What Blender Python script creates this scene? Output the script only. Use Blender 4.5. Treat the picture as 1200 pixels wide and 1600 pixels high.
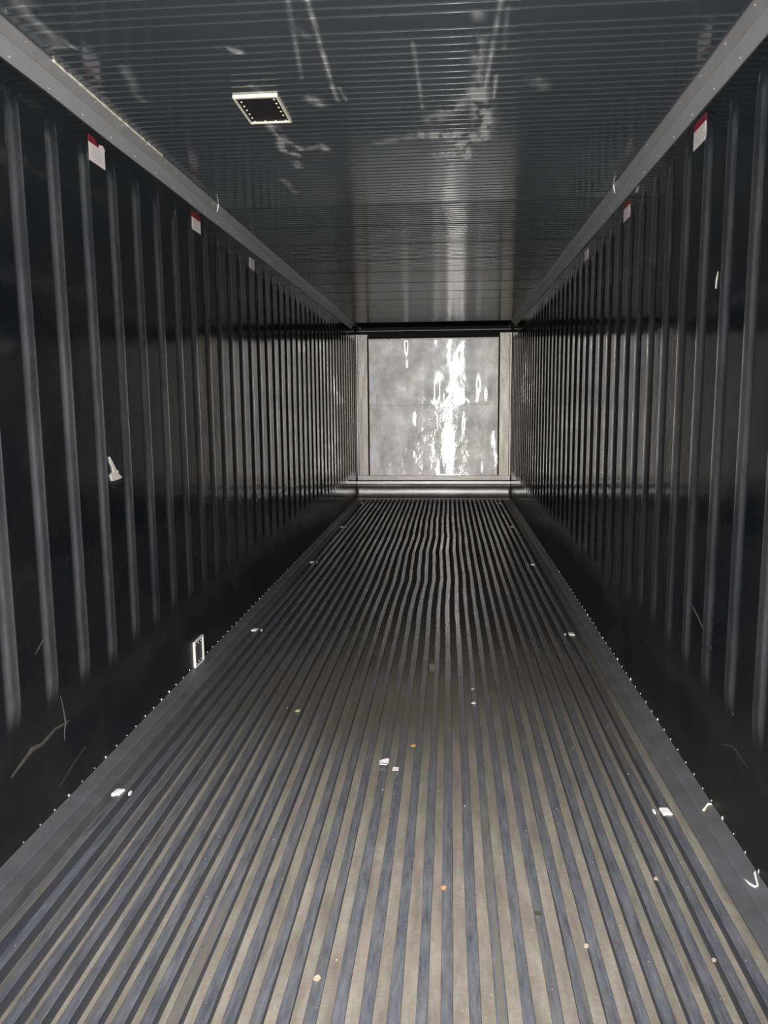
import bpy, bmesh, math, random
from mathutils import Vector, Matrix, noise
random.seed(7)
sc = bpy.context.scene
col = sc.collection
for o in list(bpy.data.objects):
    bpy.data.objects.remove(o)

# ------------------------------------------------------------------ camera
F_PX = 1202.0
CAM = Vector((0.218, 0.0, 1.409))
cd = Vector(((700.0 - 600) / F_PX, (800 - 632.0) / F_PX, -1.0)).normalized()
cu = Vector((0, -cd.z, cd.y)).normalized()
if cu.y < 0:
    cu = -cu
cr = cd.cross(cu)
th = math.radians(0.5)
cr, cu = cr * math.cos(th) + cu * math.sin(th), cu * math.cos(th) - cr * math.sin(th)
# rows of the matrix below are world axes seen from the camera -> camera-to-world rotation
R = Matrix((cr, cd, cu))
cam_data = bpy.data.cameras.new('camera')
cam_data.sensor_fit = 'AUTO'
cam_data.sensor_width = 36.0
cam_data.lens = F_PX / 1600 * 36.0
cam_data.clip_start = 0.01
cam = bpy.data.objects.new('camera', cam_data)
cam.matrix_world = Matrix.Translation(CAM) @ R.to_4x4()
col.objects.link(cam)
sc.camera = cam

# ------------------------------------------------------------------ light and exposure
sc.view_settings.view_transform = 'Standard'
sc.view_settings.look = 'None'
sc.view_settings.gamma = 1.0
sc.view_settings.use_curve_mapping = False
sc.view_settings.exposure = 0.0
W = bpy.data.worlds.new('world')
sc.world = W
W.use_nodes = True
W.node_tree.nodes['Background'].inputs[0].default_value = (0.62, 0.75, 1.0, 1)
W.node_tree.nodes['Background'].inputs[1].default_value = 0.10      # dim daylight at the open doors
# the phone's flash, right beside its lens
fl = bpy.data.lights.new('phone_flash', 'SPOT')
fl.energy = 1000.0
fl.color = (1.0, 0.955, 0.90)
fl.spot_size = math.radians(112)
fl.spot_blend = 1.0
fl.shadow_soft_size = 0.012
flo = bpy.data.objects.new('phone_flash', fl)
flo.matrix_world = Matrix.Translation(CAM + Vector((-0.012, 0.0, 0.02))) @ R.to_4x4()
col.objects.link(flo)

# ------------------------------------------------------------------ helpers
def link(name, mesh, parent=None, mats=(), loc=None):
    o = bpy.data.objects.new(name, mesh)
    for m in mats:
        mesh.materials.append(m)
    col.objects.link(o)
    if loc is not None:
        o.location = loc
    if parent is not None:
        o.parent = parent
    return o

def obj(name, bm, mats, parent=None, loc=None, smooth=False):
    me = bpy.data.meshes.new(name)
    bmesh.ops.recalc_face_normals(bm, faces=bm.faces[:])
    bm.to_mesh(me)
    bm.free()
    if smooth:
        for p in me.polygons:
            p.use_smooth = True
    return link(name, me, parent, mats if isinstance(mats, (list, tuple)) else [mats], loc)

def tag(o, label=None, cat=None, group=None, kind=None):
    if label: o['label'] = label
    if cat: o['category'] = cat
    if group: o['group'] = group
    if kind: o['kind'] = kind
    return o

def empty(name, loc, label, cat, group=None):
    o = bpy.data.objects.new(name, None)
    o.empty_display_size = 0.05
    o.location = loc
    col.objects.link(o)
    return tag(o, label, cat, group)

def add_box(bm, a, b, mi=0, bevel=0.0):
    x0, y0, z0 = a; x1, y1, z1 = b
    v = [bm.verts.new(p) for p in ((x0,y0,z0),(x1,y0,z0),(x1,y1,z0),(x0,y1,z0),(x0,y0,z1),(x1,y0,z1),(x1,y1,z1),(x0,y1,z1))]
    fs = [bm.faces.new([v[i] for i in q]) for q in ((0,3,2,1),(4,5,6,7),(0,1,5,4),(1,2,6,5),(2,3,7,6),(3,0,4,7))]
    for f in fs: f.material_index = mi
    if bevel > 0:
        es = list({e for f in fs for e in f.edges})
        bmesh.ops.bevel(bm, geom=es, offset=bevel, segments=2, profile=0.6, affect='EDGES')

def add_strip(bm, prof, y0, y1, n=1, mi=0, wob=0.0, seed=0.0):
    """extrude an open x-z profile along y"""
    rows = []
    for j in range(n + 1):
        y = y0 + (y1 - y0) * j / n
        w = wob * noise.noise(Vector((seed, y * 1.7, 0.0)))
        rows.append([bm.verts.new((x + w, y, z + w * 0.5)) for x, z in prof])
    for j in range(n):
        for i in range(len(prof) - 1):
            f = bm.faces.new((rows[j][i], rows[j][i+1], rows[j+1][i+1], rows[j+1][i]))
            f.material_index = mi

def add_tube(bm, pts, rad, seg=6, mi=0):
    pts = [Vector(p) for p in pts]
    if not isinstance(rad, (list, tuple)): rad = [rad] * len(pts)
    rings = []
    for i, p in enumerate(pts):
        t = (pts[min(i+1, len(pts)-1)] - pts[max(i-1, 0)]).normalized()
        a = t.orthogonal().normalized() if abs(t.z) > 0.9 else t.cross(Vector((0,0,1))).normalized()
        b = t.cross(a)
        rings.append([bm.verts.new(p + (a*math.cos(k*2*math.pi/seg) + b*math.sin(k*2*math.pi/seg)) * rad[i]) for k in range(seg)])
    for i in range(len(rings)-1):
        for k in range(seg):
            f = bm.faces.new((rings[i][k], rings[i][(k+1)%seg], rings[i+1][(k+1)%seg], rings[i+1][k])); f.material_index = mi
    bm.faces.new(rings[0][::-1]).material_index = mi
    bm.faces.new(rings[-1]).material_index = mi

def add_dome(bm, c, n, r, h, seg=8, mi=0):
    n = Vector(n).normalized(); a = n.orthogonal().normalized(); b = n.cross(a); c = Vector(c)
    prev = None
    for k, (rr, hh) in enumerate(((1,0),(0.85,0.5),(0.45,0.9))):
        ring = [bm.verts.new(c + (a*math.cos(i*2*math.pi/seg)+b*math.sin(i*2*math.pi/seg))*r*rr + n*h*hh) for i in range(seg)]
        if prev:
            for i in range(seg):
                bm.faces.new((prev[i], prev[(i+1)%seg], ring[(i+1)%seg], ring[i])).material_index = mi
        prev = ring
    bm.faces.new(prev).material_index = mi

def add_chip(bm, outline, thick, mi=0, axes='xy', base=0.0, curl=0.0):
    """a small irregular slab; outline in the plane, thickness along the third axis"""
    def P(a, b, t):
        return {'xy': (a, b, base + t), 'yz': (base + t, a, b)}[axes]
    n = len(outline)
    ca = sum(p[0] for p in outline)/n; cb = sum(p[1] for p in outline)/n
    lo = [bm.verts.new(P(a, b, curl*((a-ca)**2+(b-cb)**2)*400)) for a, b in outline]
    hi = [bm.verts.new(P(a, b, thick + curl*((a-ca)**2+(b-cb)**2)*400)) for a, b in outline]
    c0 = bm.verts.new(P(ca, cb, 0)); c1 = bm.verts.new(P(ca, cb, thick))
    for i in range(n):
        j = (i+1) % n
        for f in ((lo[i], lo[j], hi[j], hi[i]), (c1, hi[i], hi[j]), (c0, lo[j], lo[i])):
            bm.faces.new(f).material_index = mi

# ------------------------------------------------------------------ materials
class NT:
    def __init__(s, name):
        s.m = bpy.data.materials.new(name); s.m.use_nodes = True
        s.t = s.m.node_tree; s.b = s.t.nodes['Principled BSDF']; s.out = s.t.nodes['Material Output']
        s.tc = s.t.nodes.new('ShaderNodeTexCoord')
    def n(s, typ, **kw):
        nd = s.t.nodes.new(typ)
        for k, v in kw.items(): setattr(nd, k, v)
        return nd
    def l(s, a, b): s.t.links.new(a, b)
    def noise(s, scale=(1,1,1), sc_=5.0, detail=4.0, rough=0.55, dist=0.0):
        mp = s.n('ShaderNodeMapping'); mp.inputs['Scale'].default_value = scale
        s.l(s.tc.outputs['Object'], mp.inputs['Vector'])
        nz = s.n('ShaderNodeTexNoise'); nz.inputs['Scale'].default_value = sc_
        nz.inputs['Detail'].default_value = detail; nz.inputs['Roughness'].default_value = rough
        nz.inputs['Distortion'].default_value = dist
        s.l(mp.outputs[0], nz.inputs['Vector'])
        return nz.outputs['Fac']
    def ramp(s, fac, stops):
        r = s.n('ShaderNodeValToRGB'); e = r.color_ramp.elements
        while len(e) < len(stops): e.new(0.5)
        for k, (p, c) in enumerate(stops):
            e[k].position = p
            e[k].color = (c, c, c, 1) if isinstance(c, (int, float)) else (*c, 1)
        s.l(fac, r.inputs[0]); return r.outputs[0]
    def math(s, op, a, b=None, clamp=False):
        m = s.n('ShaderNodeMath', operation=op); m.use_clamp = clamp
        for i, v in enumerate((a, b)):
            if v is None: continue
            if isinstance(v, (int, float)): m.inputs[i].default_value = v
            else: s.l(v, m.inputs[i])
        return m.outputs[0]
    def mix(s, fac, a, b):
        m = s.n('ShaderNodeMix', data_type='RGBA')
        for sock, v in ((m.inputs[0], fac), (m.inputs[6], a), (m.inputs[7], b)):
            if isinstance(v, (int, float)): sock.default_value = v
            elif isinstance(v, tuple): sock.default_value = (*v, 1)
            else: s.l(v, sock)
        return m.outputs[2]
    def attr(s, name):
        a = s.n('ShaderNodeAttribute', attribute_name=name); return a.outputs['Fac']
    def bump(s, h, dist, strength=1.0, prev=None):
        b = s.n('ShaderNodeBump'); b.inputs['Distance'].default_value = dist; b.inputs['Strength'].default_value = strength
        s.l(h, b.inputs['Height'])
        if prev is not None: s.l(prev, b.inputs['Normal'])
        return b.outputs[0]
    def set(s, **kw):
        nm = {'col': 'Base Color', 'rough': 'Roughness', 'metal': 'Metallic', 'ior': 'IOR', 'normal': 'Normal',
              'spec': 'Specular IOR Level', 'aniso': 'Anisotropic'}
        for k, v in kw.items():
            sock = s.b.inputs[nm[k]]
            if isinstance(v, (int, float)): sock.default_value = v
            elif isinstance(v, tuple): sock.default_value = (*v, 1)
            else: s.l(v, sock)
        return s.m

def simple(name, c, rough=0.6, metal=0.0, var=0.25, scale=30):
    t = NT(name)
    nz = t.noise(sc_=scale)
    a = tuple(x*(1-var) for x in c); b = tuple(min(1, x*(1+var)) for x in c)
    return t.set(col=t.mix(nz, a, b), rough=rough, metal=metal)

# glossy dark corrugated lining of the side walls, scuffed grey on the ribs
t = NT('wall_lining')
rib = t.attr('rib')
wear = t.attr('wear')
n1 = t.noise((1, 1, 0.25), 9, 6, 0.65)
n2 = t.noise((1, 1.0, 1), 3.0, 5, 0.6, 0.4)
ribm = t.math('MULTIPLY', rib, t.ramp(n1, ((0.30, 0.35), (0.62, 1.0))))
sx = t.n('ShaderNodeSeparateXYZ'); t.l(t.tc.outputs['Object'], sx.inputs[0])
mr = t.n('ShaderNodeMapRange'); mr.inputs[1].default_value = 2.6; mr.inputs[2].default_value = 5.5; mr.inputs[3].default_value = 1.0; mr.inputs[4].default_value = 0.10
t.l(sx.outputs[1], mr.inputs[0])      # grey on the ribs fades with distance from the doors
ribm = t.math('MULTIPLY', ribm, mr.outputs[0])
amt = t.math('MAXIMUM', ribm, wear, clamp=True)
basec = t.mix(t.ramp(n2, ((0.35, 0.0), (0.7, 1.0))), (0.005, 0.006, 0.008), (0.012, 0.012, 0.0125))
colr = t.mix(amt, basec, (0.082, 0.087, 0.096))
n3 = t.noise((1, 1, 0.5), 2.3, 2, 0.4)
n4 = t.noise((1, 1, 0.8), 14, 3, 0.5)
low = t.attr('low')
bp = t.bump(n3, 0.005, 1.0)
bp = t.bump(t.math('MULTIPLY', n4, t.math('ADD', t.math('MULTIPLY', low, 1.0), 0.22)), 0.003, 1.0, bp)
kick = t.n('ShaderNodeMapRange'); kick.inputs[1].default_value = 0.62; kick.inputs[2].default_value = 0.36
yf = t.n('ShaderNodeMapRange'); yf.inputs[1].default_value = 6.5; yf.inputs[2].default_value = 9.5; yf.inputs[4].default_value = 0.26
t.l(sx.outputs[1], yf.inputs[0])
t.l(t.math('ADD', yf.outputs[0], t.math('ADD', sx.outputs[2], t.math('MULTIPLY', n2, 0.2))), kick.inputs[0])     # dull, grimy strip along the foot
rg = t.math('ADD', t.math('MULTIPLY', amt, 0.33), t.ramp(n2, ((0.3, 0.06), (0.75, 0.13))))
rg = t.math('ADD', rg, t.math('MULTIPLY', kick.outputs[0], 0.45))
t.l(t.math('SUBTRACT', 0.5, t.math('MULTIPLY', kick.outputs[0], 0.42)), t.b.inputs['Specular IOR Level'])
M_WALL = t.set(col=colr, rough=rg, metal=0.0, ior=3.0, normal=bp)

# dark grey-blue ridged ceiling lining
t = NT('ceiling_lining')
wear = t.attr('wear')
ridge = t.attr('ridge')
n1 = t.noise((1, 1, 1), 2.2, 6, 0.6)
n2 = t.noise((1, 1, 1), 60, 4, 0.6)
n3 = t.noise((1.0, 0.7, 1), 2.6, 2, 0.4)
base = t.mix(n1, (0.084, 0.100, 0.114), (0.118, 0.134, 0.148))
base = t.mix(t.math('MULTIPLY', ridge, 0.45), base, (0.19, 0.215, 0.24))
base = t.mix(wear, base, (0.60, 0.61, 0.61))
metal_ = t.math('SUBTRACT', 0.45, t.math('MULTIPLY', wear, 0.4))
bp = t.bump(n3, 0.003, 1.0)
bp = t.bump(n2, 0.0003, 0.3, bp)
M_CEIL = t.set(col=base, rough=t.math('ADD', t.math('MULTIPLY', wear, 0.2), t.ramp(n1, ((0.3, 0.09), (0.7, 0.15)))), metal=metal_, ior=3.0, normal=bp)

# floor: scuffed bar tops, dirt lying in the channels
def MID_BAND(t, nz):
    # an evener grey stretch of floor a few metres in
    sx = t.n('ShaderNodeSeparateXYZ'); t.l(t.tc.outputs['Object'], sx.inputs[0])
    a = t.n('ShaderNodeMapRange'); a.inputs[1].default_value = 2.3; a.inputs[2].default_value = 3.3; t.l(sx.outputs[1], a.inputs[0])
    b = t.n('ShaderNodeMapRange'); b.inputs[1].default_value = 5.2; b.inputs[2].default_value = 3.9; t.l(sx.outputs[1], b.inputs[0])
    m = t.math('MULTIPLY', a.outputs[0], b.outputs[0])
    return t.math('MULTIPLY', m, t.ramp(nz, ((0.25, 0.35), (0.6, 1.0))))
def FAR_SHADE(t, nz):
    # shade down in the far channels, put into their colour as darkening
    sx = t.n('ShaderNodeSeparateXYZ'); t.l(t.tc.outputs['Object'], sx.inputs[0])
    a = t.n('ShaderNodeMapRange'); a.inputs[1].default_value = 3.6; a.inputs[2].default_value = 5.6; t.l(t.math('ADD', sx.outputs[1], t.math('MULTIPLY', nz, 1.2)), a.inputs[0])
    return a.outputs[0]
t = NT('floor_bar_top')
n1 = t.noise((9, 1.2, 1), 5, 7, 0.75)
n2 = t.noise((1, 1, 1), 1.1, 4, 0.55)
n3 = t.noise((1, 1, 1), 110, 3, 0.6)
c = t.mix(t.ramp(n1, ((0.3, 0.0), (0.7, 1.0))), (0.07, 0.078, 0.100), (0.22, 0.230, 0.262))
nd = t.noise((15, 0.35, 1), 1.0, 5, 0.6)
c = t.mix(t.ramp(nd, ((0.56, 0.0), (0.64, 0.75))), c, (0.20, 0.185, 0.155))      # dirt caked on some bars
c = t.mix(MID_BAND(t, n2), c, (0.115, 0.113, 0.108))
c = t.mix(t.ramp(n3, ((0.66, 0.0), (0.74, 0.4))), c, (0.26, 0.25, 0.24))
M_TOP = t.set(col=c, rough=t.ramp(n2, ((0.3, 0.20), (0.7, 0.32))), metal=0.35, normal=t.bump(n1, 0.0002, 0.5))
t = NT('floor_channel_dirt')
n1 = t.noise((5, 1.0, 1), 4, 6, 0.6)
n2 = t.noise((1, 1, 1), 90, 4, 0.7)
n4 = t.noise((1, 1, 1), 1.1, 4, 0.55)
c = t.mix(t.ramp(n1, ((0.3, 0.0), (0.7, 1.0))), (0.12, 0.109, 0.092), (0.245, 0.230, 0.198))
n6 = t.noise((1, 1, 1), 28, 5, 0.7)
c = t.mix(t.ramp(n6, ((0.50, 0.0), (0.72, 0.55))), c, (0.16, 0.125, 0.10))
c = t.mix(MID_BAND(t, n4), c, (0.105, 0.102, 0.095))
c = t.mix(FAR_SHADE(t, n4), c, (0.022, 0.020, 0.017))
c = t.mix(t.ramp(n2, ((0.68, 0.0), (0.76, 0.7))), c, (0.5, 0.46, 0.38))
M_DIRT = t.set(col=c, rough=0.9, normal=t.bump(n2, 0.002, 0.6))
M_WEB = simple('floor_bar_side', (0.062, 0.067, 0.082), 0.6, 0.1, 0.3, 12)
M_EDGE = simple('floor_edge_plate', (0.115, 0.12, 0.132), 0.5, 0.25, 0.35, 9)

# grey cove strip
t = NT('cove_strip')
n1 = t.noise((3, 0.6, 1), 4, 5, 0.6)
M_COVE = t.set(col=t.mix(n1, (0.24, 0.245, 0.26), (0.32, 0.33, 0.345)), rough=0.5, metal=0.15, normal=t.bump(t.noise((1,1,1), 25, 3), 0.0015, 0.5))
M_COVE2 = simple('cove_strip_fold', (0.24, 0.245, 0.255), 0.5, 0.15, 0.2, 8)

# bright dented sheet metal of the bulkhead
t = NT('bulkhead_sheet')
n1 = t.noise((0.9, 1, 0.55), 3.2, 3, 0.45, 0.6)      # broad warps
n2 = t.noise((1.0, 1, 0.9), 11, 5, 0.6, 0.3)      # dents
n3 = t.noise((3, 1, 90), 1.0, 3, 0.6)                # fine brushing across
n5 = t.noise((1, 1, 1), 2.3, 5, 0.65)
grime = t.ramp(t.noise((1, 1, 0.7), 5, 6, 0.7), ((0.35, 0.0), (0.75, 1.0)))
bp = t.bump(n1, 0.002, 1.0)
bp = t.bump(t.math('MULTIPLY', n2, t.attr('low')), 0.0014, 1.0, bp)
M_SHEET = t.set(col=t.mix(grime, (0.84, 0.85, 0.875), (0.50, 0.495, 0.485)), rough=t.ramp(n5, ((0.3, 0.48), (0.7, 0.60))), metal=1.0, normal=bp)
# horizontal brushing spreads highlights up and down
gl = t.n('ShaderNodeBsdfAnisotropic'); gl.distribution = 'GGX'
gl.inputs['Color'].default_value = (0.75, 0.75, 0.76, 1)
gl.inputs['Roughness'].default_value = 0.145
gl.inputs['Anisotropy'].default_value = 0.85
tg = t.n('ShaderNodeTangent', direction_type='UV_MAP', uv_map='brush')
t.l(tg.outputs[0], gl.inputs['Tangent']); t.l(bp, gl.inputs['Normal'])
mx = t.n('ShaderNodeMixShader'); mx.inputs[0].default_value = 0.17
t.l(t.b.outputs[0], mx.inputs[1]); t.l(gl.outputs[0], mx.inputs[2]); t.l(mx.outputs[0], t.out.inputs['Surface'])
t = NT('bulkhead_column')
n1 = t.noise((1, 1, 0.6), 6, 6, 0.65)
wm = t.ramp(t.noise((0.3, 1, 1), 1.3, 2, 0.5), ((0.45, 0.0), (0.6, 1.0)))
c = t.mix(n1, (0.38, 0.38, 0.365), (0.54, 0.535, 0.52))
c = t.mix(t.math('MULTIPLY', wm, 0.4), c, (0.56, 0.50, 0.40))
M_COLUMN = t.set(col=c, rough=0.42, metal=0.75, normal=t.bump(t.noise((1, 1, 0.3), 7, 3), 0.006, 1.0))
M_ROLL = simple('bumper_metal', (0.52, 0.52, 0.53), 0.42, 0.85, 0.2, 12)
M_BLACK = simple('duct_black', (0.006, 0.006, 0.007), 0.7)
M_SHELL = simple('container_outer_skin', (0.35, 0.36, 0.37), 0.6)
M_LINE = simple('steel_lip_and_glint', (0.35, 0.36, 0.38), 0.4, 0.6)
M_CREAM = simple('cream_plastic', (0.66, 0.65, 0.54), 0.5, 0.0, 0.12, 80)
M_WHITE = simple('white_plastic', (0.74, 0.74, 0.74), 0.45, 0.0, 0.08, 60)
M_PAPER = simple('white_sticker_face', (0.62, 0.58, 0.60), 0.5, 0.0, 0.06, 60)
M_RED = simple('red_print', (0.20, 0.010, 0.022), 0.5, 0.0, 0.1, 60)
M_INK = simple('faded_grey_print', (0.40, 0.37, 0.39), 0.6, 0.0, 0.15, 200)
M_RIVET = simple('rivet_steel', (0.55, 0.55, 0.55), 0.35, 0.5, 0.1, 60)
M_SEAL = simple('sealant_bead_cream', (0.60, 0.59, 0.48), 0.6, 0.0, 0.15, 50)
M_SCRAPE = simple('scraped_lining', (0.05, 0.046, 0.04), 0.7, 0.0, 0.6, 45)
M_FOAM = simple('torn_foam', (0.42, 0.41, 0.38), 0.9, 0.0, 0.3, 70)
M_SCREEN = simple('port_plate_grey', (0.06, 0.065, 0.072), 0.5, 0.0, 0.5, 80)
M_YEL = simple('yellow_scrap', (0.5, 0.48, 0.18), 0.7, 0.0, 0.15, 60)
M_ORG = simple('orange_crumb_skin', (0.45, 0.25, 0.10), 0.8, 0.0, 0.2, 60)
M_TANP = simple('tan_flake', (0.42, 0.34, 0.27), 0.8, 0.0, 0.2, 60)
M_OLIVE = simple('dark_olive_blob', (0.055, 0.052, 0.036), 0.6, 0.0, 0.3, 60)

# ------------------------------------------------------------------ shell of the container
XW = 1.145           # inner face of the side walls
YB = -0.35           # doorway, behind the camera
YE = 12.15           # dark duct space behind the bulkhead
YP = 11.5            # bulkhead plane
YC = 10.98           # end of the ceiling lining
ZC = 2.549           # ceiling
ZL = 2.471           # lower edge of the cove

def seg_dist(px, py, ax, ay, bx, by):
    dx, dy = bx-ax, by-ay
    L = dx*dx + dy*dy
    u = 0 if L == 0 else max(0, min(1, ((px-ax)*dx + (py-ay)*dy)/L))
    return math.hypot(px-ax-u*dx, py-ay-u*dy)

def make_wall(name, sign, y_first, pitch, marks, ztop_rib=2.375, zbot_rib=0.385):
    ys = []   # (y, height, rib)
    offs = ((-0.050,0,0),(-0.044,0,0.1),(-0.040,0.0008,0.25),(-0.028,0.0090,0.8),(-0.023,0.0100,1),(-0.008,0.0102,0.6),(0.008,0.0102,0.6),(0.023,0.0100,1),(0.028,0.0090,0.8),(0.040,0.0008,0.25),(0.044,0,0.1),(0.050,0,0))
    wsc = 1.0 if sign < 0 else 0.7
    y = y_first
    while y - pitch > YB + 0.06: y -= pitch
    cur = [(YB, 0, 0)]
    while y < YP - 0.08:
        for o_, h, r in offs: cur.append((y+o_, h, r))
        ygap = y + pitch - 0.05
        if y + pitch < YP - 0.08:
            cur.append(((y+0.05+ygap)/2, 0, 0))
        y += pitch
    cur.append((YP-0.02, 0, 0)); cur.append((YE, 0, 0))
    zs = [-0.04, 0.0]
    z = 0.04
    while z < 2.60:
        zs.append(z); z += 0.04
    bm = bmesh.new()
    lr = bm.verts.layers.float.new('rib'); lw = bm.verts.layers.float.new('wear'); ll = bm.verts.layers.float.new('low')
    rows = []
    for (yy, h, r) in cur:
        # each rib stops at a slightly different height
        kk = round((yy - y_first)/pitch)
        jt = 0.015*noise.noise(Vector((kk*3.1, sign*5.0, 1.0))); jb = 0.05*noise.noise(Vector((kk*2.3, sign*9.0, 4.0)))
        row = []
        for z in zs:
            e = max(0, min(1, (ztop_rib + jt - z)/0.045)) * max(0, min(1, (z - (zbot_rib + jb))/0.09))
            e = e*e*(3-2*e)
            dd = 0.0016*noise.noise(Vector((yy*1.6, z*1.2, sign*3.0)))
            # scuffed, dented belt low on the wall
            belt = math.exp(-((z-0.62)/0.22)**2)
            v = bm.verts.new((sign*(XW - h*e - dd), yy, z))
            v[lr] = r*e*wsc
            w = 0.0
            for (ay, az, by, bz, wd, st) in marks:
                d = seg_dist(yy, z, ay, az, by, bz)
                if d < wd*2: w = max(w, st*math.exp(-(d/wd)**2))
            v[lw] = w
            v[ll] = belt
            row.append(v)
        rows.append(row)
    for i in range(len(rows)-1):
        for j in range(len(zs)-1):
            f = bm.faces.new((rows[i][j], rows[i+1][j], rows[i+1][j+1], rows[i][j+1]))
            f.smooth = True
    me_sheet_faces = len(bm.faces)
    # insulated body of the wall behind the lining
    a, b = sorted((sign*(XW+0.012), sign*(XW+0.08)))
    add_box(bm, (a, YB, -0.10), (b, YE, 2.66), mi=1)
    me = bpy.data.meshes.new(name)
    bm.normal_update(); bm.to_mesh(me); bm.free()
    o = link(name, me, None, [M_WALL, M_SHELL])
    return tag(o, kind='structure')

wl = make_wall('wall_left', -1, 2.453, 0.240,
               [(2.20, 1.62, 2.35, 1.60, 0.02, 0.15)])
wr = make_wall('wall_right', 1, 2.511, 0.2365, [])

# ceiling with fine ridges across it
def ceil_wear(x, y):
    w = 0.0
    for (ax, ay, bx, by, wd, st) in CEIL_MARKS:
        if y < min(ay, by) - 0.1 or y > max(ay, by) + 0.1: continue
        wd = max(wd, 0.0062)
        d = seg_dist(x, y*1.0, ax, ay, bx, by)
        if d < wd*2.2:
            g = math.exp(-(d/wd)**2)
            if wd > 0.012:
                nn = noise.fractal(Vector((x*22, y*9, 3.0)), 0.9, 2.1, 5)
                g *= max(0.0, min(1.0, 0.72 + 1.5*nn))
            else:
                nn = noise.noise(Vector((x*9, y*14, 1.0)))
                g *= max(0.15, min(1.0, 0.7 + 0.9*nn))
            w = max(w, st*g)
    return min(1.0, 1.9*w)
CEIL_MARKS = [
    (-0.18, 2.25, -0.204, 3.06, 0.004, 0.75), (-0.203, 2.93, -0.198, 3.07, 0.007, 0.7), (-0.178, 2.95, -0.168, 3.07, 0.006, 0.45),
    (-0.228, 2.25, -0.298, 2.86, 0.004, 0.3), (0.103, 2.62, 0.117, 3.18, 0.004, 0.4),
    (0.37, 2.25, 0.346, 3.10, 0.007, 0.65), (0.388, 2.43, 0.396, 2.70, 0.005, 0.35), (0.383, 2.90, 0.386, 3.10, 0.006, 0.5),
    (0.311, 2.60, 0.322, 3.05, 0.022, 0.45), (0.322, 3.03, 0.372, 3.42, 0.034, 0.85), (0.350, 3.2, 0.366, 3.54, 0.024, 1.0),
    (0.366, 3.54, 0.28, 3.60, 0.030, 0.9), (0.31, 3.50, 0.10, 3.48, 0.040, 0.85), (0.28, 3.62, 0.319, 3.83, 0.026, 0.75),
    (0.31, 3.76, 0.18, 3.74, 0.036, 0.6), (0.30, 3.08, 0.15, 3.30, 0.05, 0.30), (0.1, 3.48, -0.08, 3.55, 0.03, 0.3),
    (-0.51, 3.27, -0.496, 3.45, 0.022, 0.6), (-0.50, 3.45, -0.53, 3.60, 0.018, 0.75), (-0.53, 3.60, -0.46, 3.70, 0.018, 0.8),
    (-0.50, 3.45, -0.44, 3.60, 0.016, 0.75), (-0.44, 3.60, -0.336, 3.57, 0.018, 0.5), (-0.35, 3.53, -0.33, 3.62, 0.018, 0.7),
    (-0.50, 3.78, -0.51, 3.86, 0.022, 0.7), (-0.505, 2.60, -0.459, 2.635, 0.014, 0.8), (-0.49, 2.9, -0.47, 2.96, 0.012, 0.4),
    (-0.985, 2.2, -1.02, 2.53, 0.030, 0.4), (-1.02, 2.50, -0.985, 2.50, 0.014, 0.4), (-1.00, 2.45, -0.975, 2.56, 0.008, 0.5),
    (-0.88, 2.70, -0.93, 2.99, 0.020, 0.22), (-0.30, 3.03, -0.27, 3.10, 0.024, 0.5), (-0.235, 2.53, -0.22, 2.55, 0.014, 0.35),
    (-0.62, 4.05, -0.60, 4.3, 0.02, 0.35), (0.52, 2.95, 0.56, 3.02, 0.03, 0.22), (0.30, 2.46, 0.33, 2.49, 0.016, 0.45),
]
bm = bmesh.new()
lw = bm.verts.layers.float.new('wear'); lr = bm.verts.layers.float.new('ridge')
rid = []
y = 2.391
while y > YB + 0.05: y -= 0.0508
k = 0
while y < YC - 0.03:
    kk = round((y - 2.391)/0.0508)
    if kk != 2:
        rid.append(y)
    y += 0.0508
rows_y = [(YB, 0, 0)]
for ry in rid:
    joint = ry > 3.6 and int((ry-3.95)/0.58) != int((ry-0.0508-3.95)/0.58)     # sheet joints stand a little prouder
    hr = 0.0021 if joint else 0.0013
    near = ry < 4.6 and ry > 2.0
    if near: rows_y += [(ry-0.0185, 0, 0), (ry-0.011, 0, 0)]
    rows_y += [(ry-0.005, 0, 0), (ry-0.002, hr, 1), (ry+0.002, hr, 1), (ry+0.005, 0, 0)]
    if near: rows_y += [(ry+0.011, 0, 0), (ry+0.0185, 0, 0)]
rows_y.append((YC, 0, 0))
NXC = 300
prev = None
for (yy, h, r) in rows_y:
    row = []
    for i in range(NXC+1):
        x = -1.09 + 2.18*i/NXC
        dd = 0.0010*noise.noise(Vector((x*1.3, yy*0.9, 8.0)))
        v = bm.verts.new((x, yy, ZC - h + dd)); v[lr] = r
        v[lw] = ceil_wear(x, yy) * (1.0 if r > 0.5 else 0.6) if 2.0 < yy < 4.7 else 0.0
        row.append(v)
    if prev:
        for i in range(NXC):
            f = bm.faces.new((prev[i], prev[i+1], row[i+1], row[i])); f.smooth = True
    prev = row
add_box(bm, (-1.145, YB, ZC+0.012), (1.145, YC, ZC+0.10), mi=1)
me = bpy.data.meshes.new('ceiling'); bm.normal_update(); bm.to_mesh(me); bm.free()
tag(link('ceiling', me, None, [M_CEIL, M_SHELL]), kind='structure')

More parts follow.
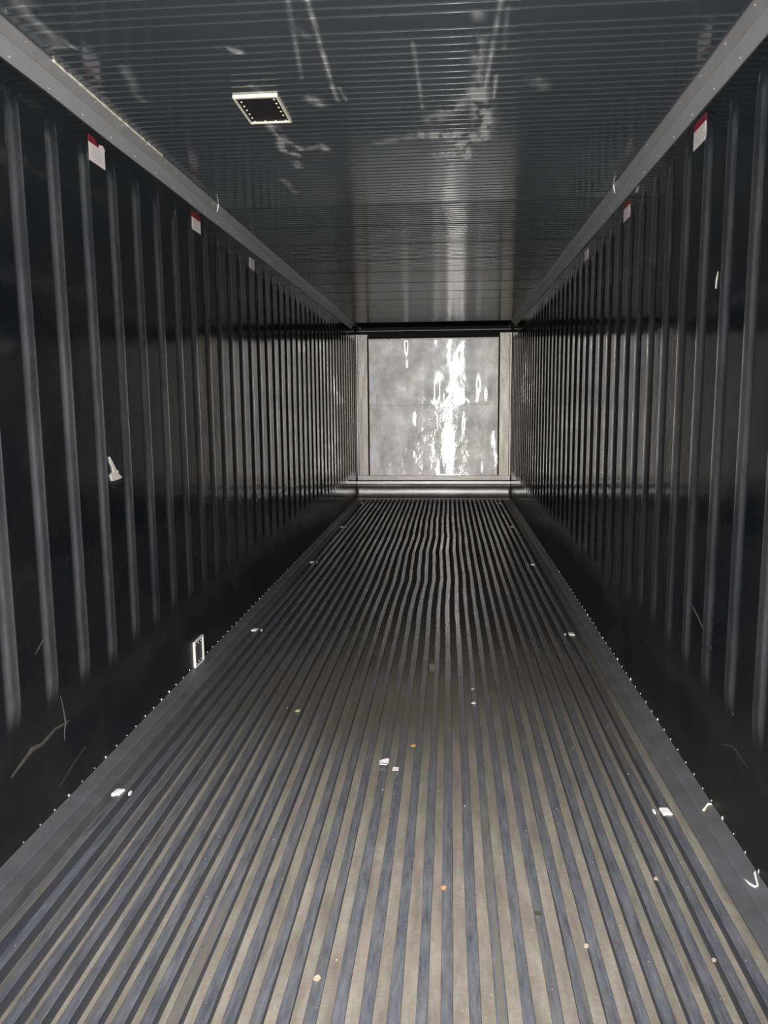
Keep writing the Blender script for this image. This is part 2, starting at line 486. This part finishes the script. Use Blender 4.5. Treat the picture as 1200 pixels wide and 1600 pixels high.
# coves along both top corners
def make_cove(name, sign):
    bm = bmesh.new()
    prof = [(sign*XW, ZL), (sign*(XW-0.004), ZL-0.002), (sign*(XW-0.006), ZL+0.004), (sign*(XW-0.030), ZL+0.046)]
    add_strip(bm, prof, YB, YC+0.02, 160, 0, 0.003, sign*4.0)
    prof2 = [(sign*(XW-0.030), ZL+0.046), (sign*(XW-0.034), ZL+0.0465), (sign*(XW-0.058), ZC-0.002), (sign*(XW-0.060), ZC+0.004)]
    add_strip(bm, prof2, YB, YC+0.02, 160, 1, 0.003, sign*4.0)
    o = obj(name, bm, [M_COVE, M_COVE2], None)
    # paler tube standing in for light caught along the cove's top edge
    bm = bmesh.new()
    pts = [(sign*(XW-0.0595) + 0.0015*noise.noise(Vector((y*9, sign, 0))), y, ZC-0.003) for y in [YB + i*0.05 for i in range(int((YC-YB)/0.05))]]
    add_tube(bm, pts, 0.0022, 5)
    obj('edge_glint', bm, M_LINE, o)
    return tag(o, kind='structure')
cl_ = make_cove('trim_1', -1)
cr_ = make_cove('trim_2', 1)

# duct space behind and above the bulkhead
bm = bmesh.new()
add_box(bm, (-XW, YC+0.02, ZC+0.05), (XW, YE, ZC+0.12))
obj('trim_3', bm, M_BLACK); tag(bpy.data.objects['trim_3'], kind='structure')
bm = bmesh.new()
add_box(bm, (-XW, YE, 0.0), (XW, YE+0.06, ZC+0.12))
tag(obj('wall_back', bm, M_BLACK), kind='structure')

# ------------------------------------------------------------------ floor of lengthwise T bars
PITCH = 0.0636
NB = 32
X0 = -PITCH*(NB-1)/2
def wav(x, y):
    """the bars are pushed out of line here and there"""
    a = 0.012*math.exp(-((x-0.02)/0.38)**2)
    s = 0.0
    for yc, sgn, w in ((6.1, 1.0, 0.35), (7.3, -0.8, 0.30), (8.2, 0.7, 0.28), (9.4, -0.5, 0.3), (5.1, -0.35, 0.3)):
        s += sgn*math.exp(-((y-yc - x*0.35)/w)**2)
    b = 0.0045*noise.noise(Vector((x*1.2, y*0.55, 2.0))) + 0.003*noise.noise(Vector((x*9.0, y*1.1, 6.0)))
    return a*s + b
def floor_profile(x, i, y):
    hw = 0.0148 + 0.0022*noise.noise(Vector((i*7.7, 3.3, 0.0))) + 0.0026*noise.noise(Vector((i*7.7, y*2.8, 0.0)))
    zt = -0.0008 + 0.001*noise.noise(Vector((i*3.3, y*0.9, 4.0)))
    return [(x-0.006, -0.050), (x-0.006, zt-0.006), (x-hw, zt-0.0055), (x-hw, zt-0.0015), (x-hw+0.002, zt), (x+hw-0.002, zt), (x+hw, zt-0.0015), (x+hw, zt-0.0055), (x+0.006, zt-0.006), (x+0.006, -0.050)]
bm = bmesh.new()
ny = 220
prev = None
slots = [2, 2, 2, 0, 0, 0, 2, 2, 2, 1]
for j in range(ny+1):
    y = YB + (YP-0.02-YB)*j/ny
    row = [bm.verts.new((-1.045, y, -0.050))]
    for i in range(NB):
        x = X0 + i*PITCH; x += wav(x, y) + 0.004*noise.noise(Vector((i*5.3, 1.7, 0.0)))
        for (px, pz) in floor_profile(x, i, y): row.append(bm.verts.new((px, y, pz)))
    row.append(bm.verts.new((1.045, y, -0.050)))
    if prev:
        for k in range(len(row)-1):
            f = bm.faces.new((prev[k], prev[k+1], row[k+1], row[k]))
            q = (k-1) % 10
            f.material_index = 1 if k == 0 else slots[q]
    prev = row
add_strip(bm, [(1.000, -0.020), (1.012, -0.013), (1.030, -0.012), (1.040, -0.014)], YB, YP-0.02, 120, 1, 0.002, 3.0)
add_box(bm, (-XW, YB, -0.14), (XW, YE, -0.053), mi=3)
me = bpy.data.meshes.new('floor'); bm.normal_update(); bm.to_mesh(me); bm.free()
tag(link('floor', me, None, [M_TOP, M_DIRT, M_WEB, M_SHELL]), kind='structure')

def edge_plate(name, sign):
    bm = bmesh.new()
    prof = [(sign*(XW-0.001), 0.016), (sign*(XW-0.004), 0.014), (sign*(XW-0.050), 0.004), (sign*(XW-0.054), 0.0005), (sign*(XW-0.058), 0.0012), (sign*(XW-0.106), 0.0), (sign*(XW-0.108), -0.003), (sign*(XW-0.108), -0.0505)]
    add_strip(bm, prof, YB, YP-0.02, 120, 0, 0.002, sign*2.0)
    o = obj(name, bm, M_EDGE)
    return tag(o, kind='structure')
el = edge_plate('baseboard_left', -1)
er = edge_plate('baseboard_right', 1)

# rivets: one mesh, many copies
def rivet_mesh(n, r=0.0042, h=0.003):
    bm = bmesh.new(); add_dome(bm, (0, 0, 0), n, r, h)
    me = bpy.data.meshes.new('rivet'); bm.to_mesh(me); bm.free(); me.materials.append(M_RIVET)
    return me
for sign, wall, cove in ((-1, wl, cl_), (1, wr, cr_)):
    rm = rivet_mesh((-sign, 0, 0), 0.0035, 0.003)
    for k in range(91):
        y = 2.21 + 0.1011*k + random.uniform(-0.006, 0.006)
        o = bpy.data.objects.new('rivet', rm); o.location = (sign*(XW-0.0012), y, 0.022 + random.uniform(-0.001, 0.003))
        s_ = random.choice((0.8, 1, 1, 1.2, 1.6)); o.scale = (1 if s_ < 1.5 else 1.8, s_, s_*random.uniform(1, 2.2 if sign > 0 else 1.3)); o.parent = wall; col.objects.link(o)
    nrm = Vector((-sign*0.84, 0, -0.5))
    rm2 = rivet_mesh(nrm, 0.004, 0.003)
    for k in range(36):
        y = 2.20 + 0.2415*k
        for (dx, dz) in ((0.0115, 0.014), (0.050, 0.070)):
            o = bpy.data.objects.new('rivet', rm2); o.location = (sign*(XW-dx), y + (0.03 if dx > 0.03 else 0), ZL+dz-0.002); o.parent = cove; col.objects.link(o)

# cream sealant squeezed out along the left cove, and odd drips on both
bm = bmesh.new()
pts = []; rad = []
y = 2.62
while y < 3.62:
    pts.append((-XW+0.060+0.003*noise.noise(Vector((y*20, 0, 0))), y, ZC-0.004+0.002*noise.noise(Vector((y*25, 3, 0)))))
    rad.append(0.0048+0.0022*noise.noise(Vector((y*30, 7, 0)))); y += 0.012
add_tube(bm, pts, rad, 7)
tag(obj('sealant_bead', bm, M_SEAL, cl_, smooth=True), label='lumpy cream sealant squeezed out along the cove')
for sign, y, z, cv in ((-1, 4.47, 2.545, cl_), (1, 4.33, 2.545, cr_)):
    bm = bmesh.new()
    add_tube(bm, [(sign*(XW-0.062), y, z), (sign*(XW-0.060), y-0.004, z-0.02), (sign*(XW-0.056), y-0.01, z-0.045)], [0.004, 0.0035, 0.002], 6)
    tag(obj('sealant_drip', bm, M_WHITE, cv), label='white drip of sealant')
# sealant squiggles on the right floor edge plate
bm = bmesh.new()
add_tube(bm, [(1.139, 2.215, 0.018), (1.133, 2.206, 0.016), (1.128, 2.180, 0.013), (1.122, 2.155, 0.010), (1.114, 2.150, 0.009), (1.106, 2.165, 0.007), (1.098, 2.195, 0.006)], 0.0035, 6)
tag(obj('sealant_squiggle', bm, M_WHITE, er, smooth=True), label='white hooked squiggle of sealant')
bm = bmesh.new()
add_tube(bm, [(1.140, 2.605, 0.018), (1.130, 2.612, 0.015), (1.118, 2.600, 0.010), (1.108, 2.585, 0.008), (1.103, 2.580, 0.006)], [0.003, 0.0045, 0.0035, 0.005, 0.004], 6)
tag(obj('sealant_squiggle', bm, M_CREAM, er, smooth=True), label='short cream string of sealant')

# ------------------------------------------------------------------ bulkhead at the far end
bk = empty('bulkhead', (0, YP, 0), 'bright dented sheet metal bulkhead closing the far end between two columns', 'bulkhead')
PX = 0.955
def sheet(name, z0, z1, y, low):
    bm = bmesh.new()
    ll = bm.verts.layers.float.new('low')
    nx, nz = 130, 170
    rows = []
    for j in range(nz+1):
        z = z0 + (z1-z0)*j/nz
        row = []
        for i in range(nx+1):
            x = -PX+0.006 + (2*PX-0.012)*i/nx
            ed = min(1, min(abs(x+PX), abs(PX-x))/0.06) * min(1, min(z-z0, z1-z)/0.04 + 0.02)
            d = 0.0045*noise.noise(Vector((x*1.9, z*0.8, low*9.0))) + 0.0012*noise.noise(Vector((x*6.5, z*2.6, 5.0+low)))
            d += 0.0004*noise.noise(Vector((x*9.0, z*11.0, low*3.0)))
            # a few knocks
            for cx, cz, r_, a_ in DENTS:
                q = (((x-cx)/0.6)**2+((z-cz)/2.2)**2)/(r_*r_)
                if q < 6: d += 0.3*a_*math.exp(-q)
            bow = 0.042 - (z-1.409)**2/(2*11.5)*0.6     # the sheets are dished away from the cargo
            v = bm.verts.new((x, -0.026 + bow + d*ed, z)); v[ll] = 0.25 + 0.9*max(0, min(1, (1.75-z)/0.5))
            row.append(v)
        rows.append(row)
    for j in range(nz):
        for i in range(nx):
            f = bm.faces.new((rows[j][i], rows[j][i+1], rows[j+1][i+1], rows[j+1][i])); f.smooth = True
    add_box(bm, (-PX+0.006, 0.032, z0), (PX-0.006, 0.045, z1))
    uvl = bm.loops.layers.uv.new('brush')
    for f_ in bm.faces:
        for lp in f_.loops: lp[uvl].uv = (lp.vert.co.x, lp.vert.co.z)
    me = bpy.data.meshes.new(name); bm.normal_update(); bm.to_mesh(me); bm.free()
    return link(name, me, bk, [M_SHEET], (0, y, 0))
DENTS = [(-0.36, 2.27, 0.07, 0.016), (-0.37, 2.00, 0.03, 0.008), (-0.53, 2.12, 0.09, 0.008), (0.62, 1.75, 0.10, 0.010), (0.80, 1.55, 0.06, -0.012), (0.02, 1.60, 0.05, -0.006),
         (0.10, 1.62, 0.04, 0.006), (-0.25, 1.22, 0.05, 0.008), (0.42, 1.12, 0.06, 0.008), (-0.80, 0.62, 0.09, 0.010), (-0.62, 0.52, 0.08, 0.010),
         (-0.30, 0.68, 0.02, -0.006), (0.10, 0.46, 0.05, 0.006), (-0.85, 1.5, 0.04, 0.008), (0.85, 0.9, 0.06, 0.008), (0.70, 0.45, 0.05, 0.006)]
sheet('upper_sheet', 1.405, 2.362, 0.0, 0.0)
sheet('lower_sheet', 0.36, 1.402, 0.002, 1.0)
for s_ in (-1, 1):
    bm = bmesh.new()
    a, b = sorted((s_*(PX+0.010), s_*(XW-0.008)))
    prof = [(a, 0.02), (a, -0.022), (a+0.006, -0.03), (b-0.030, -0.03), (b-0.022, -0.024), (b, -0.024), (b, 0.02)] if s_ > 0 else [(a, 0.02), (a, -0.024), (a+0.022, -0.024), (a+0.030, -0.03), (b-0.006, -0.03), (b, -0.022), (b, 0.02)]
    lo = [bm.verts.new((x, yy, 0.30)) for x, yy in prof]; hi = [bm.verts.new((x, yy, 2.43)) for x, yy in prof]
    n = len(prof)
    for i in range(n): bm.faces.new((lo[i], lo[(i+1)%n], hi[(i+1)%n], hi[i]))
    bm.faces.new(lo); bm.faces.new(hi)
    c_ = obj('column', bm, M_COLUMN, bk)
    bm = bmesh.new(); add_box(bm, (a-0.002, -0.036, 2.405), (b+0.002, 0.02, 2.432), bevel=0.002)
    obj('cap', bm, M_COLUMN, c_)
bm = bmesh.new(); add_box(bm, (-PX+0.004, -0.030, 2.348), (PX-0.004, 0.01, 2.370), bevel=0.003)
obj('top_flange', bm, M_COLUMN, bk)
bm = bmesh.new(); add_box(bm, (-PX-0.18, -0.034, 0.288), (PX+0.18, 0.0, 0.362), bevel=0.006)
obj('bottom_flange', bm, M_COLUMN, bk)
bm = bmesh.new()
add_box(bm, (-1.125, -0.006, 2.481), (1.125, 0.004, 2.487))
obj('top_lip', bm, M_LINE, bk)
bm = bmesh.new(); add_dome(bm, (0, 0, 0), (0, -1, 0), 0.005, 0.003)
rm = bpy.data.meshes.new('rivet'); bm.to_mesh(rm); bm.free(); rm.materials.append(M_RIVET)
for i in range(14):
    o = bpy.data.objects.new('rivet', rm); o.location = (-0.93 + i*1.86/13, -0.030, 2.359); o.parent = bk; col.objects.link(o)
# rounded bumper along the foot of the bulkhead
bu = empty('floor_bumper', (0, YP, 0), 'rounded bright metal bumper rail lying along the foot of the far bulkhead', 'bumper rail')
bm = bmesh.new()
n = 20; prof = []
prof.append((0.02, 0.276)); prof.append((-0.036, 0.274)); prof.append((-0.040, 0.240))
for i in range(n+1):
    a = math.radians(85 - 160*i/n)
    prof.append((-0.050 - 0.052*math.cos(a), 0.112 + 0.092*math.sin(a)))
prof.append((-0.06, 0.004)); prof.append((0.02, 0.004))
NXB = 60
rows = []
for j in range(NXB+1):
    x = -XW+0.004 + (2*XW-0.008)*j/NXB
    row = []
    for k, (yy, z) in enumerate(prof):
        d = 0.004*noise.noise(Vector((x*3, z*8, 4))) if 3 <= k < 3+n else 0
        row.append(bm.verts.new((x, yy + d, z)))
    rows.append(row)
for j in range(NXB):
    for k in range(len(prof)-1):
        f = bm.faces.new((rows[j][k], rows[j][k+1], rows[j+1][k+1], rows[j+1][k])); f.smooth = 3 <= k < 3+n
bm.faces.new(rows[0]); bm.faces.new(rows[-1][::-1])
obj('rail', bm, M_ROLL, bu)
bm = bmesh.new()
add_chip(bm, [(-1.10, 0.282), (-0.99, 0.291), (-0.85, 0.288), (-0.80, 0.280), (-0.95, 0.274), (-1.08, 0.277)], 0.004)
for v in bm.verts: v.co = Vector((v.co.x, -0.046+v.co.z*0.5, v.co.y))
obj('torn_gap', bm, M_BLACK, bu)

# ------------------------------------------------------------------ stickers under the coves
def sticker(sign, y0, y1, z0, z1, label, torn=False, header=True):
    """y0 is the edge nearer the doors"""
    o = empty('load_sticker', (sign*(XW-0.0006), (y0+y1)/2, z0), label, 'sticker', 'red and white stickers below the coves')
    w = y1-y0; h = z1-z0
    def fl_(a, b, c, d, t): return add_box_local(a, b, c, d, t)
    def slab(name, ya, yb, za, zb, t0, t1, m, par, bumpx=0.0):
        bm = bmesh.new()
        xs = sorted((-sign*(t0), -sign*t1))
        add_box(bm, (xs[0], ya, za), (xs[1], yb, zb))
        return obj(name, bm, m, par)
    p = slab('white_panel', -w/2, w/2, 0, h, 0.0000, 0.0012, M_PAPER, o)
    if header:
        hh = 0.028
        if torn:
            bm = bmesh.new()
            add_chip(bm, [(-w/2, h), (-w/2, h+hh), (-w*0.1, h+hh*0.9), (0.0, h+hh*0.45), (w*0.18, h+hh*0.5), (w*0.10, h)], 0.0012, axes='yz', base=0)
            for v in bm.verts: v.co.x *= -sign
            obj('red_header', bm, M_RED, o)
            bm = bmesh.new()
            add_chip(bm, [(w*0.12, h), (w*0.18, h+hh*0.5), (w*0.36, h+hh*0.7), (w*0.5, h+hh*0.35), (w*0.5, h)], 0.0030, axes='yz', base=0)
            for v in bm.verts: v.co.x *= -sign
            tag(obj('peeled_corner', bm, M_PAPER, o), label='pinkish white peeled corner')
        else:
            slab('red_header', -w/2, w/2, h, h+hh, 0.0, 0.0012, M_RED, o)
    bm = bmesh.new()
    for k, (zz, a, b) in enumerate(((0.82, 0.30, 0.72), (0.66, 0.16, 0.60), (0.54, 0.14, 0.86), (0.42, 0.14, 0.78), (0.30, 0.22, 0.86), (0.17, 0.30, 0.70))):
        xs = sorted((-sign*0.0008, -sign*0.0018))
        q = a
        while q < b:
            q2 = min(b, q+random.uniform(0.05, 0.14))
            add_box(bm, (xs[0], -w/2+q*w, zz*h-0.0018), (xs[1], -w/2+q2*w, zz*h+0.0018)); q = q2+0.03
    obj('faded_print', bm, M_INK, p)
    return o
sticker(-1, 2.984, 3.119, 2.344, 2.411, 'white sticker with torn red header high on the left wall, the nearest one', torn=True)
sticker(-1, 4.180, 4.318, 2.349, 2.413, 'middle sticker on the left wall, white with intact red header')
sticker(-1, 5.385, 5.515, 2.352, 2.424, 'farthest small sticker on the left wall, pale white without visible header', header=False)
sticker(1, 3.034, 3.170, 2.352, 2.418, 'white sticker with dark red header high on the right wall, the nearest one')
sticker(1, 4.220, 4.350, 2.357, 2.420, 'middle sticker on the right wall, pinkish white under thin red header')
sticker(1, 5.403, 5.532, 2.366, 2.430, 'farthest faint sticker on the right wall, among the narrow ribs', header=False)

# ------------------------------------------------------------------ square vent in the ceiling
vx0, vx1, vy0, vy1 = -0.580, -0.412, 2.973, 3.243
ve = empty('ceiling_vent', (-0.496, 3.108, ZC), 'square black vent with cream frame set in the ridged ceiling', 'vent')
def vbox(name, boxes, m, bevel=0.0):
    bm = bmesh.new()
    for a, b in boxes: add_box(bm, a, b, bevel=bevel)
    return obj(name, bm, m, ve)
hx = (vx1-vx0)/2; hy = (vy1-vy0)/2; fw = 0.010
vbox('frame', [((-hx, -hy, -0.012), (hx, -hy+fw*1.3, 0.001)), ((-hx, hy-fw, -0.012), (hx, hy, 0.001)), ((-hx, -hy+fw*1.3, -0.012), (-hx+fw*0.7, hy-fw, 0.001)), ((hx-fw*0.7, -hy+fw*1.3, -0.012), (hx, hy-fw, 0.001))], M_CREAM, 0.0015)
pl_ = vbox('cover_plate', [((-hx+0.006, -hy+0.01, -0.006), (hx-0.006, hy-0.008, -0.002))], M_BLACK)
rm = bpy.data.meshes.new('screw')
bm = bmesh.new(); add_dome(bm, (0, 0, 0), (0, 0, -1), 0.0042, 0.003); bm.to_mesh(rm); bm.free(); rm.materials.append(M_CREAM)
sp = [(-hx+0.020, -hy+0.055+k*0.040) for k in range(5)] + [(hx-0.020, -hy+0.040+k*0.040) for k in range(5)] \
   + [(-hx+0.022+k*0.042, -hy+0.020) for k in range(4)] + [(-hx+0.022+k*0.042, hy-0.016) for k in range(4)]
for (a, b) in sp:
    o = bpy.data.objects.new('screw', rm); o.location = (a, b, -0.006); o.parent = pl_; col.objects.link(o)

# ------------------------------------------------------------------ framed port low on the left wall
po = empty('drain_port', (-XW, 3.967, 0.006), 'small white framed port with dark plate at the foot of the left wall', 'port')
pw, ph = 0.150, 0.150
bm = bmesh.new()
f = 0.011
for a, b in (((0, -pw/2, 0), (0.014, pw/2, f)), ((0, -pw/2, ph-f), (0.014, pw/2, ph)), ((0, -pw/2, f), (0.014, -pw/2+f, ph-f)), ((0, pw/2-f, f), (0.014, pw/2, ph-f))):
    add_box(bm, a, b, bevel=0.003)
for v in bm.verts: v.co.y += 0.0015*noise.noise(v.co*40); v.co.z += 0.0015*noise.noise(v.co*33)
obj('frame', bm, M_WHITE, po, smooth=False)
bm = bmesh.new(); add_box(bm, (0, -pw/2+0.008, 0.008), (0.006, pw/2-0.008, ph-0.008))
pp = obj('plate', bm, M_SCREEN, po)
rm = bpy.data.meshes.new('screw')
bm = bmesh.new(); add_dome(bm, (0, 0, 0), (1, 0, 0), 0.0045, 0.003); bm.to_mesh(rm); bm.free(); rm.materials.append(M_RIVET)
for (a, b) in ((-0.04, 0.124), (0.0, 0.126), (0.045, 0.124), (-0.04, 0.022), (0.0, 0.024), (0.045, 0.022)):
    o = bpy.data.objects.new('screw', rm); o.location = (0.006, a, b); o.parent = pp; col.objects.link(o)

# ------------------------------------------------------------------ damage on the walls
bm = bmesh.new()
add_chip(bm, [(3.000, 1.212), (3.012, 1.205), (3.045, 1.170), (3.052, 1.158), (3.075, 1.150), (3.082, 1.142), (3.070, 1.134), (3.110, 1.120), (3.085, 1.114), (3.012, 1.112), (3.000, 1.138), (3.028, 1.150), (3.020, 1.170), (3.006, 1.188)], 0.004, axes='yz', base=0.0)
for v in bm.verts: v.co.x = -XW + abs(v.co.x) + 0.001*random.random()
tag(obj('torn_patch', bm, M_FOAM, wl), label='jagged white tear showing foam')
bm = bmesh.new()
add_chip(bm, [(3.005, 1.108), (3.110, 1.116), (3.112, 1.100), (3.05, 1.094), (3.010, 1.098)], 0.003, axes='yz', base=0.0)
for v in bm.verts: v.co.x = -XW + abs(v.co.x)
tag(obj('torn_slot', bm, M_BLACK, wl), label='black slot under the tear')
def streak(wall, sign, pts, rads, m, lab):
    bm = bmesh.new()
    P = []
    for k, (a, b) in enumerate(pts): P.append((sign*(XW-0.0012), a, b))
    add_tube(bm, P, rads, 6)
    for v in bm.verts: v.co.x = sign*(XW - 0.0012) + (v.co.x - sign*(XW-0.0012))*0.35
    tag(obj('scrape_mark', bm, m, wall), label=lab)
streak(wl, -1, [(2.17, 0.262), (2.30, 0.296), (2.36, 0.285), (2.45, 0.300), (2.545, 0.288)], [0.004, 0.010, 0.007, 0.006, 0.004], M_SCRAPE, 'dull brown diagonal scrape')
streak(wl, -1, [(2.500, 0.400), (2.515, 0.340), (2.522, 0.290), (2.510, 0.262), (2.505, 0.235)], [0.002, 0.0035, 0.005, 0.0035, 0.0025], M_EDGE, 'pale vertical scratch')
streak(wl, -1, [(2.36, 0.60), (2.47, 0.665)], [0.002, 0.003], M_SCRAPE, 'thin dull scratch')
streak(wl, -1, [(2.45, 0.085), (2.58, 0.125), (2.66, 0.140)], [0.002, 0.003, 0.002], M_SCRAPE, 'thin curved scratch near the floor')
streak(wr, 1, [(2.842, 1.800), (2.838, 1.830), (2.826, 1.855)], [0.004, 0.006, 0.002], M_FOAM, 'pale chip in the lining')
streak(wr, 1, [(2.98, 0.66), (2.86, 0.62), (2.70, 0.55)], [0.002, 0.004, 0.002], M_SCRAPE, 'dull diagonal scratch')
streak(wr, 1, [(2.56, 0.50), (2.50, 0.44), (2.47, 0.40)], [0.002, 0.004, 0.002], M_SCRAPE, 'short dull scratch')
streak(wr, 1, [(2.56, 0.26), (2.46, 0.30), (2.33, 0.29)], [0.001, 0.0025, 0.001], M_SCRAPE, 'faint hooked scratch')

# ------------------------------------------------------------------ white tabs in the floor, one pair every couple of metres
rows_n = ('nearest the camera', 'second from the camera', 'third from the camera', 'fourth from the camera', 'at the foot of the bulkhead')
for k, (ya, yb) in enumerate(((2.583, 2.578), (4.661, 4.670), (6.797, 6.764), (8.840, 8.894), (11.05, 11.02))):
    for s_, y in ((-1, ya), (1, yb)):
        side = 'left' if s_ < 0 else 'right'
        x = (-0.992, -1.003, -1.010, -1.012, -1.02)[k] if s_ < 0 else (0.976, 0.980, 0.967, 0.961, 0.955)[k]
        o = empty('floor_tab', (x, y, 0.0), 'white plastic tab on the %s side of the floor, %s' % (side, rows_n[k]), 'floor tab', 'white tabs along both floor edges')
        bm = bmesh.new()
        add_box(bm, (-0.016, -0.022, -0.006), (0.016, 0.018, 0.005), bevel=0.004)
        for v in bm.verts:
            v.co.x += 0.15*v.co.y*(-s_); v.co.z += 0.003*noise.noise(v.co*60)
        obj('pad', bm, M_WHITE, o, smooth=False)
        bm = bmesh.new()
        cx = 0.045 if s_ < 0 else -0.040
        add_box(bm, (cx-0.004, -0.012, -0.006), (cx+0.004, 0.008, 0.004), bevel=0.0015)
        obj('peg', bm, M_WHITE, o)

# ------------------------------------------------------------------ scraps lying on the floor
def scrap(name, x, y, z, outl, m, label, cat, th_=0.003, curl=0.02, s=1.0):
    bm = bmesh.new()
    add_chip(bm, [(a*s, b*s) for a, b in outl], th_, curl=curl)
    o = obj(name, bm, m, None, (x, y, z))
    return tag(o, label, cat)
Q = [(-0.016, -0.020), (0.012, -0.024), (0.019, -0.004), (0.018, 0.028), (-0.006, 0.024), (-0.020, 0.008)]
T_ = [(-0.012, -0.012), (0.012, -0.012), (0.013, 0.010), (-0.010, 0.013)]
S_ = [(-0.010, -0.006), (0.004, -0.012), (0.012, 0.002), (0.002, 0.014), (-0.009, 0.006)]
scrap('paper_scrap', -0.031, 2.870, 0.002, Q, M_PAPER, 'larger rounded white paper scrap in the middle of the floor', 'scrap')
scrap('paper_scrap', 0.018, 2.822, 0.002, T_, M_PAPER, 'small squarish white scrap just right of the larger paper scrap', 'scrap')
scrap('plastic_scrap', -0.475, 3.370, 0.002, S_, M_YEL, 'pale yellow scrap lying alone left of the floor centre', 'scrap')
scrap('paper_scrap', 0.343, 3.513, 0.002, S_, M_PAPER, 'tiny white chip right of centre on the floor, beyond the paper scraps', 'scrap')
scrap('paper_scrap', 0.345, 3.70, 0.002, S_, M_TANP, 'faint grey flake just beyond the tiny white chip', 'scrap', s=0.8)
scrap('dirt_clump', 0.135, 4.12, -0.046, [(-0.014, -0.04), (0.014, -0.04), (0.015, 0.04), (-0.012, 0.045)], M_OLIVE, 'black clump stuck in a channel at mid floor', 'dirt clump', th_=0.044, curl=0)
scrap('dirt_clump', 0.471, 1.998, -0.004, [(-0.008, -0.008), (0.006, -0.010), (0.012, 0.0), (0.004, 0.010), (-0.008, 0.008)], M_OLIVE, 'round dark olive blob right of centre near the camera', 'dirt clump', th_=0.006, curl=0)
scrap('dry_flake', -0.102, 1.710, 0.0, S_, M_TANP, 'light tan flake on the floor at the very front', 'flake', s=0.8)
scrap('dry_flake', 0.209, 2.094, 0.0, S_, M_ORG, 'orange crumb on a floor bar close to the camera', 'flake', s=0.7)
scrap('dry_flake', 0.078, 3.039, 0.0, S_, M_ORG, 'orange brown crumb beyond the two paper scraps', 'flake', s=0.9)
scrap('dry_flake', 0.583, 1.877, -0.002, S_, M_TANP, 'whitish speck on the right of the floor near the front', 'flake', s=0.6)
scrap('dry_flake', 0.841, 2.185, -0.002, S_, M_TANP, 'pale flake on the floor below the white hooked sealant', 'flake', s=0.6)
scrap('dry_flake', 0.898, 1.848, -0.002, S_, M_TANP, 'pale flake at the right front of the floor', 'flake', s=0.5)
scrap('dry_flake', -0.232, 1.90, -0.048, [(-0.010, -0.04), (0.006, -0.045), (0.012, 0.0), (0.010, 0.05), (-0.004, 0.03)], M_OLIVE, 'dark olive streak of dirt left of centre at the front', 'flake', th_=0.002, curl=0)
# fine grit nobody could count
bm = bmesh.new()
rg_ = random.Random(3)
for k in range(420):
    y = 1.4 + 5.0*rg_.random()**1.6
    i = rg_.randrange(NB); x = X0 + i*PITCH + rg_.uniform(-0.03, 0.03)
    top = abs(x - (X0+i*PITCH)) < 0.012
    x += wav(X0+i*PITCH, y)
    s = rg_.uniform(0.0006, 0.0016)*(2.0 if rg_.random() < 0.06 else 1.0)
    z = 0.0005 if top else -0.0495
    add_dome(bm, (x, y, z), (0, 0, 1), s, s, seg=5)
tag(obj('floor_grit', bm, M_TANP), 'fine pale grit scattered over the bars and channels of the floor', 'grit', kind='stuff')
